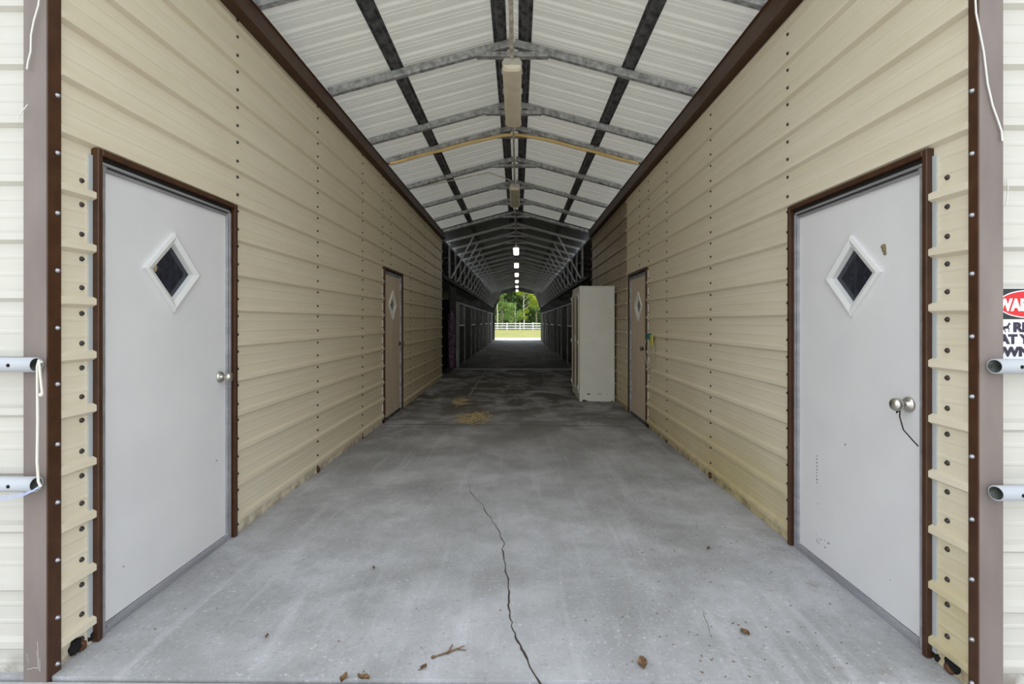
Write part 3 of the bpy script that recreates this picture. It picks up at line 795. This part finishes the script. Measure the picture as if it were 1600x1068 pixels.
# ------------------------------------------------------------------ entrance pipes, cords, sign
def pipe(x0, x1, y, z, r, cut, label):
    """hollow pipe along x; x0 is the open cut end (cut slants it)"""
    n = 24; b = MB(); s1 = 1 if x1 > x0 else -1; ri = r*.86; vs = []
    for rad, flat in ((r,False),(r,True),(ri,False),(ri,True)):
        for k in range(n):
            th = 2*math.pi*k/n; cy, cz = math.cos(th), math.sin(th)
            xx = x1 if flat else x0+s1*(cut*(1+cy)*.5 if cut else 0)
            vs.append((xx, y+rad*cy*-1, z+rad*cz))
    fs = []; f2 = []
    for k in range(n):
        j = (k+1)%n
        fs += [(k,j,n+j,n+k),(k,2*n+k,2*n+j,j),(n+k,n+j,3*n+j,3*n+k)]; f2.append((2*n+k,3*n+k,3*n+j,2*n+j))
    b.add(vs, fs, 0, True); b.add(vs, f2, 1, True)
    t = thing('pipe_rail', label, 'pipe', (x0, y, z)); o = b.build('pipe', [M['pvc'], M['grime_shade']], t)
    g = MB(); xh = x0+s1*(.075); g.lathe((xh, y-r*.985, z),(0,-1,0),[(.0065,0),(.0065,.0012),(0,.0013)],12); g.build('bolt_hole', M['black'], t)
    g = MB(); g.lathe((x0+s1*(.05+cut), y, z),(s1,0,0),[(ri*.999,0),(0,.001)],16); g.build('inner_shadow_plug', M['black'], t) if 0 else None
    return t
def wx(px, y): return (px-809)*y/F
def wz(py, y): return CH-(py-502)*y/F
yl = 1.790
pipe(wx(68,yl+.0275), -3.2, yl, wz(569.5,yl), .0275, 0., 'upper grey pipe rail on the front wall left of the entrance, with string tied on')
pipe(wx(68,yl+.0275), -3.2, yl, wz(756,yl), .0275, 0., 'lower grey pipe rail on the front wall left of the entrance')
yr = 1.732
pipe(wx(1541,yr+.0265), 3.2, yr, wz(572,yr), .0265, .008, 'grey pipe rail under the warning sign')
pipe(wx(1543,yr+.0265), 3.2, yr, wz(770,yr), .0265, .008, 'lower grey pipe rail on the right, below the sign')
def pxpath(pts, y): return [(wx(a,y), y, wz(c,y)) for a, c in pts]
b = MB(); y = 1.757; b.tube(pxpath([(66,566),(61,562),(58.5,572),(58.5,600),(59,660),(58,720),(60,752),(64,760)], y), .0042, 8)
b.tube(pxpath([(61,562),(63,585),(64.5,600),(66,614)], y-.004), .0038, 8); b.lathe((wx(66,y),y-.004,wz(616,y)),(0,0,1),[(0,-.008),(.007,-.004),(.007,.004),(0,.008)],8)
tag(b.build('hanging_string', M['string']), 'white string hanging from the upper left pipe rail to the lower one', 'string')
b = MB()
for k in range(4):
    o = k*1.2; b.tube(pxpath([(62,758+o),(52,765+o*.4),(38,770+o),(18,773+o*1.6),(-30,778+o*2)], 1.757-.003*k), .0012, 6)
tag(b.build('hanging_twine', M['bluestring']), 'pale blue twine trailing from the lower left pipe end', 'string')
b = MB(); b.tube(pxpath([(63,-20),(60,8),(53,32),(48.5,55),(48,80),(44,95),(42,108)], 1.815), .0028, 8)
b.tube(pxpath([(43,163),(38,170),(32,176),(28,187)], 1.812), .0018, 6)
tag(b.build('hanging_cable', M['cable']), 'white cable hanging over the top of the left corner trim', 'cable')
b = MB(); b.tube(pxpath([(1523,-20),(1525,20),(1531,50),(1537,80),(1543,130),(1551,165),(1560,190),(1565,205),(1566,220)], 1.757), .0030, 8)
tag(b.build('hanging_cable', M['cable']), 'white cable hanging over the top of the right corner trim', 'cable')
b = MB(); b.tube(pxpath([(1573,280),(1575,293),(1574,307),(1571,321)], 1.780), .0018, 6)
tag(b.build('hanging_string', M['cable']), 'short white thread hanging on the right front siding', 'string')

def text_mesh(body, size, x, y, z, width, m, name, parent, bold=.0):
    cu = bpy.data.curves.new('t','FONT'); cu.body = body; cu.size = size; cu.align_x = 'LEFT'; cu.align_y = 'BOTTOM_BASELINE'; cu.extrude = .0004; cu.offset = bold*size
    ob = bpy.data.objects.new('t', cu); COL.objects.link(ob)
    bpy.context.view_layer.update()
    me = bpy.data.meshes.new_from_object(ob.evaluated_get(bpy.context.evaluated_depsgraph_get()))
    bpy.data.objects.remove(ob); bpy.data.curves.remove(cu)
    xs = [v.co.x for v in me.vertices]; sc = width/(max(xs)-min(xs)); mn = min(xs)
    ys_ = [v.co.y for v in me.vertices]; h = max(ys_)
    for v in me.vertices:
        a, c, d = v.co; v.co = (x+(a-mn)*sc, y-d, z+c*size/h)
    me.materials.clear(); me.materials.append(m)
    o = bpy.data.objects.new(name, me); COL.objects.link(o); o.parent = parent
    q_ = parent
    while q_ is not None: o.location -= q_.location; q_ = q_.parent
    return o
def sign():
    y = 1.7862; k = y/F; cx = wx(1607,y); hw = .142; z0, z1 = wz(563,y), wz(450,y)
    t = thing('warning_sign', 'white warning sign with red oval and black lettering on the right front wall', 'sign', (cx,y,z0))
    b = MB(); b.box(cx-hw,cx+hw,y,y+.0022,z0,z1); b.build('panel', M['signw'], t)
    b = MB(); zb = wz(498.5,y); b.box(cx-hw+.002,cx+hw-.002,y-.0006,y-.0001,zb,z1-.002); hd = b.build('header_band', M['signk'], t)
    zc_ = (wz(451.5,y)+wz(498,y))/2
    for nm, mm, rx, rz, dy in (('oval_rim','signw',.114,.0515,.0009),('oval','signr',.110,.0475,.0012)):
        b = MB(); b.poly([(cx+rx*math.cos(2*math.pi*i/48),y-dy,zc_+rz*math.sin(2*math.pi*i/48)) for i in range(48)], (0,.0003,0)); b.build(nm, M[mm], hd)
    text_mesh('WARNING', wz(466,y)-wz(484.5,y), wx(1557,y), y-.0016, wz(484.5,y), .236, M['signw'], 'lettering', hd, .055)
    text_mesh('RIDE', wz(503,y)-wz(517.5,y), wx(1583,y), y-.0008, wz(517.5,y), .115, M['signn'], 'lettering', t, .062)
    text_mesh('AT YOUR', wz(521.5,y)-wz(536,y), wx(1560,y), y-.0008, wz(536,y), .222, M['signn'], 'lettering', t, .062)
    text_mesh('OWN RISK', wz(541,y)-wz(555.5,y), wx(1549,y), y-.0008, wz(555.5,y), .268, M['signn'], 'lettering', t, .062)
    # trotting horse silhouette
    hs = [(0,6),(2.2,9.6),(5,10.2),(7.2,10.4),(9.2,12.6),(10.3,15.4),(11.0,16.4),(11.6,15.6),(13.2,14.0),(14.0,12.6),(13.2,12.0),(11.6,13.0),(11.0,10.4),(10.6,8.2),(11.6,6.4),(11.0,3.2),(11.8,.2),(10.9,.2),(10.0,3.0),(10.2,5.6),(9.0,6.4),(6.2,6.2),(4.6,6.0),(5.0,3.8),(6.2,2.2),(5.4,.2),(4.6,.4),(5.0,2.2),(3.4,3.8),(2.8,5.4),(1.4,3.4),(0.4,1.0),(-.4,1.2),(.6,4.0),(1.4,6.4),(.6,7.6),(-1.0,5.6)]
    b = MB(); b.poly([(wx(1565.5+a,y),y-.0008,wz(519.5-c,y)) for a, c in hs], (0,.0004,0)); b.build('horse_emblem', M['signn'], t)
sign()

# knob twine, lead rope by far right door
kx = XR-.05; ky, kz = 2.100, .027+.97
b = MB(); b.tube([(kx+.01,ky,kz-.013),(kx+.008,ky-.006,kz-.03),(kx,ky-.015,kz-.05),(kx-.004,ky-.040,kz-.10),(kx+.012,ky-.072,kz-.14),(kx+.02,ky-.088,kz-.158)], .0028, 7)
b.tube([(kx+.015,ky+.016,kz-.004),(kx+.008,ky+.012,kz-.022),(kx,ky+.002,kz-.036),(kx+.006,ky-.012,kz-.018),(kx+.012,ky-.016,kz-.004)], .003, 7)
tag(b.build('hanging_twine', M['darkstring']), 'dark twine looped on the knob of the right near door', 'string')
hx = XR-.022
t = thing('lead_rope', 'teal and yellow clip with a pale rope loop hanging beside the right far door', 'rope', (hx,6.10,.74))
b = MB(); b.cbox(hx-.040,hx-.002,6.03,6.17,1.13,1.21,.012); b.build('clip', M['teal'], t)
b = MB()
for yy in (5.94,5.975,6.01): b.tube([(hx-.016,yy,1.19),(hx-.024,yy-.010,1.12),(hx-.016,yy+.006,1.05)], .010, 8)
b.tube([(hx-.016,5.93,1.19),(hx-.016,6.10,1.125)], .008, 8); b.build('strap', M['yel2'], t)
b = MB(); lp = []
for i in range(31):
    u = 2*math.pi*i/30; lp.append((hx-.014+.006*math.sin(2*u), 6.11+.20*math.sin(u)*(1+.1*math.cos(3*u)), .95-.20*math.cos(u)-.0))
b.tube(lp, .007, 8); b.tube([(hx-.012,6.10,1.12),(hx-.016,6.15,1.0),(hx-.014,6.08,.90),(hx-.012,6.12,.80)], .007, 8); b.build('rope', M['ropec'], t)

# ------------------------------------------------------------------ straw, leaves and twigs on the floor
def straw(cx, cy, rx, ry, n, label):
    b = MB()
    for _ in range(n):
        r = R.random()**.6*R.uniform(.6,1.25); th = R.uniform(0,6.283)
        x = cx+rx*r*math.cos(th); y = cy+ry*r*math.sin(th); a = R.uniform(0,3.14); l = R.uniform(.03,.10); z = fz(x)+.003+R.random()*.018
        dx, dy = math.cos(a)*l/2, math.sin(a)*l/2
        b.bar((x-dx,y-dy,z),(x+dx,y+dy,z+R.uniform(-.002,.006)),R.uniform(.004,.008),.003)
    return tag(b.build('straw', M['straw']), label, 'straw', None, 'stuff')
p = floor_pt(741,653); straw(p.x, p.y, .25, .44, 260, 'larger patch of yellow straw scattered on the concrete floor')
p = floor_pt(719,628); straw(p.x, p.y, .14, .42, 100, 'smaller thin patch of yellow straw farther down the aisle')
def leaf(px, py, s, label, seed):
    q = random.Random(seed); p = floor_pt(px, py); a = q.uniform(0,6.28); b = MB(); n = 7
    top = []; 
    for i in range(n):
        u = i/(n-1); w = s*.30*math.sin(math.pi*min(.98,max(.03,u)))**.8
        c = Vector((math.cos(a),math.sin(a),0)); sd = Vector((-c.y,c.x,0)); h = .004+.010*math.sin(u*5+seed)*s*8*.5+.006
        base = p+c*(u-.5)*s
        top.append((base-sd*w+Vector((0,0,h+.006)), base+Vector((0,0,h*.6)), base+sd*w+Vector((0,0,h+.008*q.random()))))
    vs = [v for t3 in top for v in t3]; lo = [(v[0],v[1],v[2]-.0015) for v in vs]; m = len(vs)
    fs = [(3*i+j,3*i+j+1,3*i+j+4,3*i+j+3) for i in range(n-1) for j in (0,1)]
    b.add(vs+lo, fs+[tuple(m+k for k in f[::-1]) for f in fs])
    return tag(b.build('dead_leaf', M['leafdry']), label, 'leaf')
leaf(662,1045,.030,'small curled brown leaf on the floor below the twig',1)
leaf(568,1061,.05,'brown dry leaf at the slab edge, bigger of the two there',2)
leaf(537,1062,.045,'brown dry leaf at the slab edge, outer of the two there',3)
leaf(1004,1038,.06,'rusty brown strip of leaf right of the long crack',4)
leaf(1107,858,.03,'small dark leaf on the floor toward the right near door',5)
leaf(584,889,.022,'tiny dark leaf on the floor toward the left near door',6)
leaf(1164,990,.045,'thin curled leaf lying in front of the right near door',7)
leaf(417,996,.02,'tiny dark leaf on the floor near the left corner',8)
b = MB(); P = [floor_pt(*q)+Vector((0,0,.006)) for q in ((677,1028),(690,1024),(700,1021),(712,1016),(726,1010))]
b.tube(P, .0035, 7, taper=[.6,1,1,.9,.4]); b.tube([P[2],floor_pt(707,1010)+Vector((0,0,.009))], .003, 6); b.tube([P[3],floor_pt(728,1018)+Vector((0,0,.008))], .0022, 6)
b.lathe(P[0],(1,0,.1),[(0,-.012),(.007,0),(0,.012)],8); b.lathe(P[2],(0,1,.1),[(0,-.01),(.006,0),(0,.01)],8)
tag(b.build('twig', M['leafdry']), 'brown forked twig on the concrete left of the long crack', 'twig')
b = MB()
for _ in range(120):
    px, py = R.uniform(230,1400), R.uniform(735,1060)
    if R.random() < .55: px = R.uniform(960,1330); py = R.uniform(800,1060)
    p = floor_pt(px,py)
    if not XL+.05 < p.x < XR-.05 or p.y < 1.86: continue
    a = R.uniform(0,3.14); l = R.uniform(.0015,.006); z = Vector((0,0,.0022))
    d = Vector((math.cos(a),math.sin(a),0))*l; b.bar(p-d+z,p+d+z,R.uniform(.0015,.0035),.002)
tag(b.build('debris', M['leafdry']), 'tiny brown specks of leaf litter scattered over the floor', 'debris', None, 'stuff')

# ------------------------------------------------------------------ pasture: fence and trees
YF = 76.0
t = thing('fence', 'white three rail fence across the pasture beyond the far opening', 'fence', (0,YF,-.01))
for k in range(-9,10):
    x = .35+2.03*k; b = MB(); b.cbox(x-.065,x+.065,YF-.065,YF+.065,-.01,1.16,.01); b.add([(x-.08,YF-.08,1.16),(x+.08,YF-.08,1.16),(x+.08,YF+.08,1.16),(x-.08,YF+.08,1.16),(x,YF,1.24)],[(3,2,1,0),(0,1,4),(1,2,4),(2,3,4),(3,0,4)])
    b.build('post', M['vinyl'], t)
for z in (.30,.66,1.02):
    b = MB(); b.cbox(-18.6,18.9,YF-.03,YF+.03,z-.075,z+.075,.008); b.build('rail', M['vinyl'], t)
def tree(x, y, h, blobs, lm, bm_, label, tr=.14, n=2200, ls=.26, group=None):
    t = thing('tree', label, 'tree', (x,y,0), group); q = random.Random(int(x*31+y*7))
    b = MB(); pts = [(x,y,-.02),(x+.06,y,h*.3),(x-.05,y+.1,h*.6),(x+.1,y,h*.92)]
    b.tube(pts, tr, 8, taper=[1.2,1,.75,.3])
    for (dx,dy,z,r) in blobs:
        u = max(.2,min(.9,(z-.8*r)/h)); i = min(2,int(u*3)); w = u*3-i; s0 = Vector(pts[i]).lerp(Vector(pts[i+1]),w)
        b.tube([s0, s0.lerp(Vector((x+dx,y+dy,z)),.5)+Vector((0,0,.15)), (x+dx,y+dy,z)], tr*.4, 6, taper=[1,.7,.3])
    b.build('trunk', bm_, t)
    b = MB(); tot = sum(r**2 for *_, r in blobs)
    for (dx,dy,z,r) in blobs:
        for _ in range(int(n*r*r/tot)):
            d = Vector((q.gauss(0,1),q.gauss(0,1),q.gauss(0,1))).normalized()*r*(q.random()**.4)
            c = Vector((x+dx,y+dy,z))+Vector((d.x,d.y,d.z*.8)); s = ls*q.uniform(.6,1.3)
            a = Vector((q.gauss(0,1),q.gauss(0,1),q.gauss(0,1)+.4)).normalized(); e = a.orthogonal().normalized(); g = a.cross(e)
            b.add([c-e*s*.5,c-g*s*.28+a*.05*s,c+e*s*.5,c+g*s*.28+a*.05*s], [(0,1,2,3)])
    me = b.build('crown', lm, t)
    return t
def blobs(h, r, n, q, low=.25):
    return [(q.uniform(-r,r)*.8,q.uniform(-r,r)*.5,h*q.uniform(low,.95),r*q.uniform(.5,.75)) for _ in range(n)]
q = random.Random(3)
dk = ['dark green tree behind the fence, seen at the left edge of the far opening','dark green tree behind the fence just left of the middle of the opening',
      'dark green tree behind the fence right of the pale trunk','dark green tree behind the fence at the right edge of the far opening']
for i, x in enumerate((-4.2,-1.4,1.5,4.4)):
    tree(x, 88+q.uniform(-1,1), 9.5, blobs(9.5,2.4,12,q,.15), M['leafdark'], M['barkd'], dk[i], .16, 5200, .42)
for i, x in enumerate((-6.5,-2.9,.2,3.0,6.3)):
    tree(x, 94+q.uniform(-1,1), 11, blobs(11,2.8,13,q,.08), M['leafdark'], M['barkd'], 'dark green tree deep in the wood line, filling gaps between nearer trees', .17, 3600, .62, 'deep wood line trees')
tree(-2.7, 84, 8.0, blobs(8.0,1.8,8,q,.22), M['leafmid'], M['barkd'], 'mid green leafy tree left in the far opening', .12, 2600, .28)
tree(-.4, 83, 5.0, blobs(5.0,1.2,7,q,.3), M['leafmid'], M['bark'], 'smaller mid green tree near the middle of the opening', .09, 1800, .24)
tree(3.2, 85, 7.0, blobs(7.0,1.6,7,q,.22), M['leafmid'], M['barkd'], 'mid green leafy tree right in the far opening', .11, 2200, .28)
yb = 80.
tree(1.0, yb, 7.4, [(-.6,0,6.2,.75),(.3,.2,6.6,.8),(1.15,0,5.6,.6),(1.75,.1,4.9,.75),(2.4,0,4.3,.7),(1.3,-.1,4.1,.55),(.35,0,3.1,.55),(-.35,.1,2.5,.45),(.2,0,2.0,.4)], M['leaflime'], M['bark'], 'yellow green tree with a pale trunk behind the white fence', .10, 3000, .24)
tree(-3.4, 81, 8.0, [(-.4,0,7.2,.8),(.5,0,6.6,.7),(1.0,.1,6.9,.6),(-.2,0,6.0,.6)], M['leaflime'], M['bark'], 'yellow green treetop at the upper left of the far opening', .09, 1700, .24)
b = MB(); q = random.Random(9)
for _ in range(9000):
    x = q.uniform(-10,10); y = q.uniform(86,97); h = q.random()**1.3*2.6; s = q.uniform(.3,.7)
    a = Vector((q.gauss(0,1),q.gauss(0,1),q.gauss(0,1))).normalized(); e = a.orthogonal().normalized(); g = a.cross(e); c = Vector((x,y,h))
    b.add([c-e*s*.5,c-g*s*.3,c+e*s*.5,c+g*s*.3], [(0,1,2,3)])
tag(b.build('undergrowth', M['leafdark']), 'dark undergrowth along the foot of the trees', 'undergrowth', None, 'stuff')

# ------------------------------------------------------------------ light and camera
w = bpy.data.worlds.new('World'); S.world = w; w.use_nodes = True
bg = w.node_tree.nodes['Background']; bg.inputs[0].default_value = (.86,.93,1.0,1); bg.inputs[1].default_value = 1.0
sun = bpy.data.lights.new('sun', 'SUN'); sun.energy = 1.6; sun.angle = math.radians(4); sun.color = (1,.96,.88)
so = bpy.data.objects.new('sun', sun); COL.objects.link(so)
d = Vector((-.55,-.12,-1.0)); so.rotation_euler = d.to_track_quat('-Z','Y').to_euler(); so.location = (20,10,30)
cam = bpy.data.cameras.new('camera'); cam.sensor_width = 36; cam.lens = F/1600*36; cam.shift_x = -9/1600; cam.shift_y = -32/1600
cam.clip_start = .05; cam.clip_end = 400
co_ = bpy.data.objects.new('camera', cam); COL.objects.link(co_); co_.location = (0,0,CH); co_.rotation_euler = (math.pi/2,0,0)
S.camera = co_
S.view_settings.view_transform = 'Standard'; S.view_settings.look = 'None'; S.view_settings.gamma = 1; S.view_settings.use_curve_mapping = False
S.view_settings.exposure = 1.16
S.cycles.diffuse_bounces = 8; S.cycles.max_bounces = 14
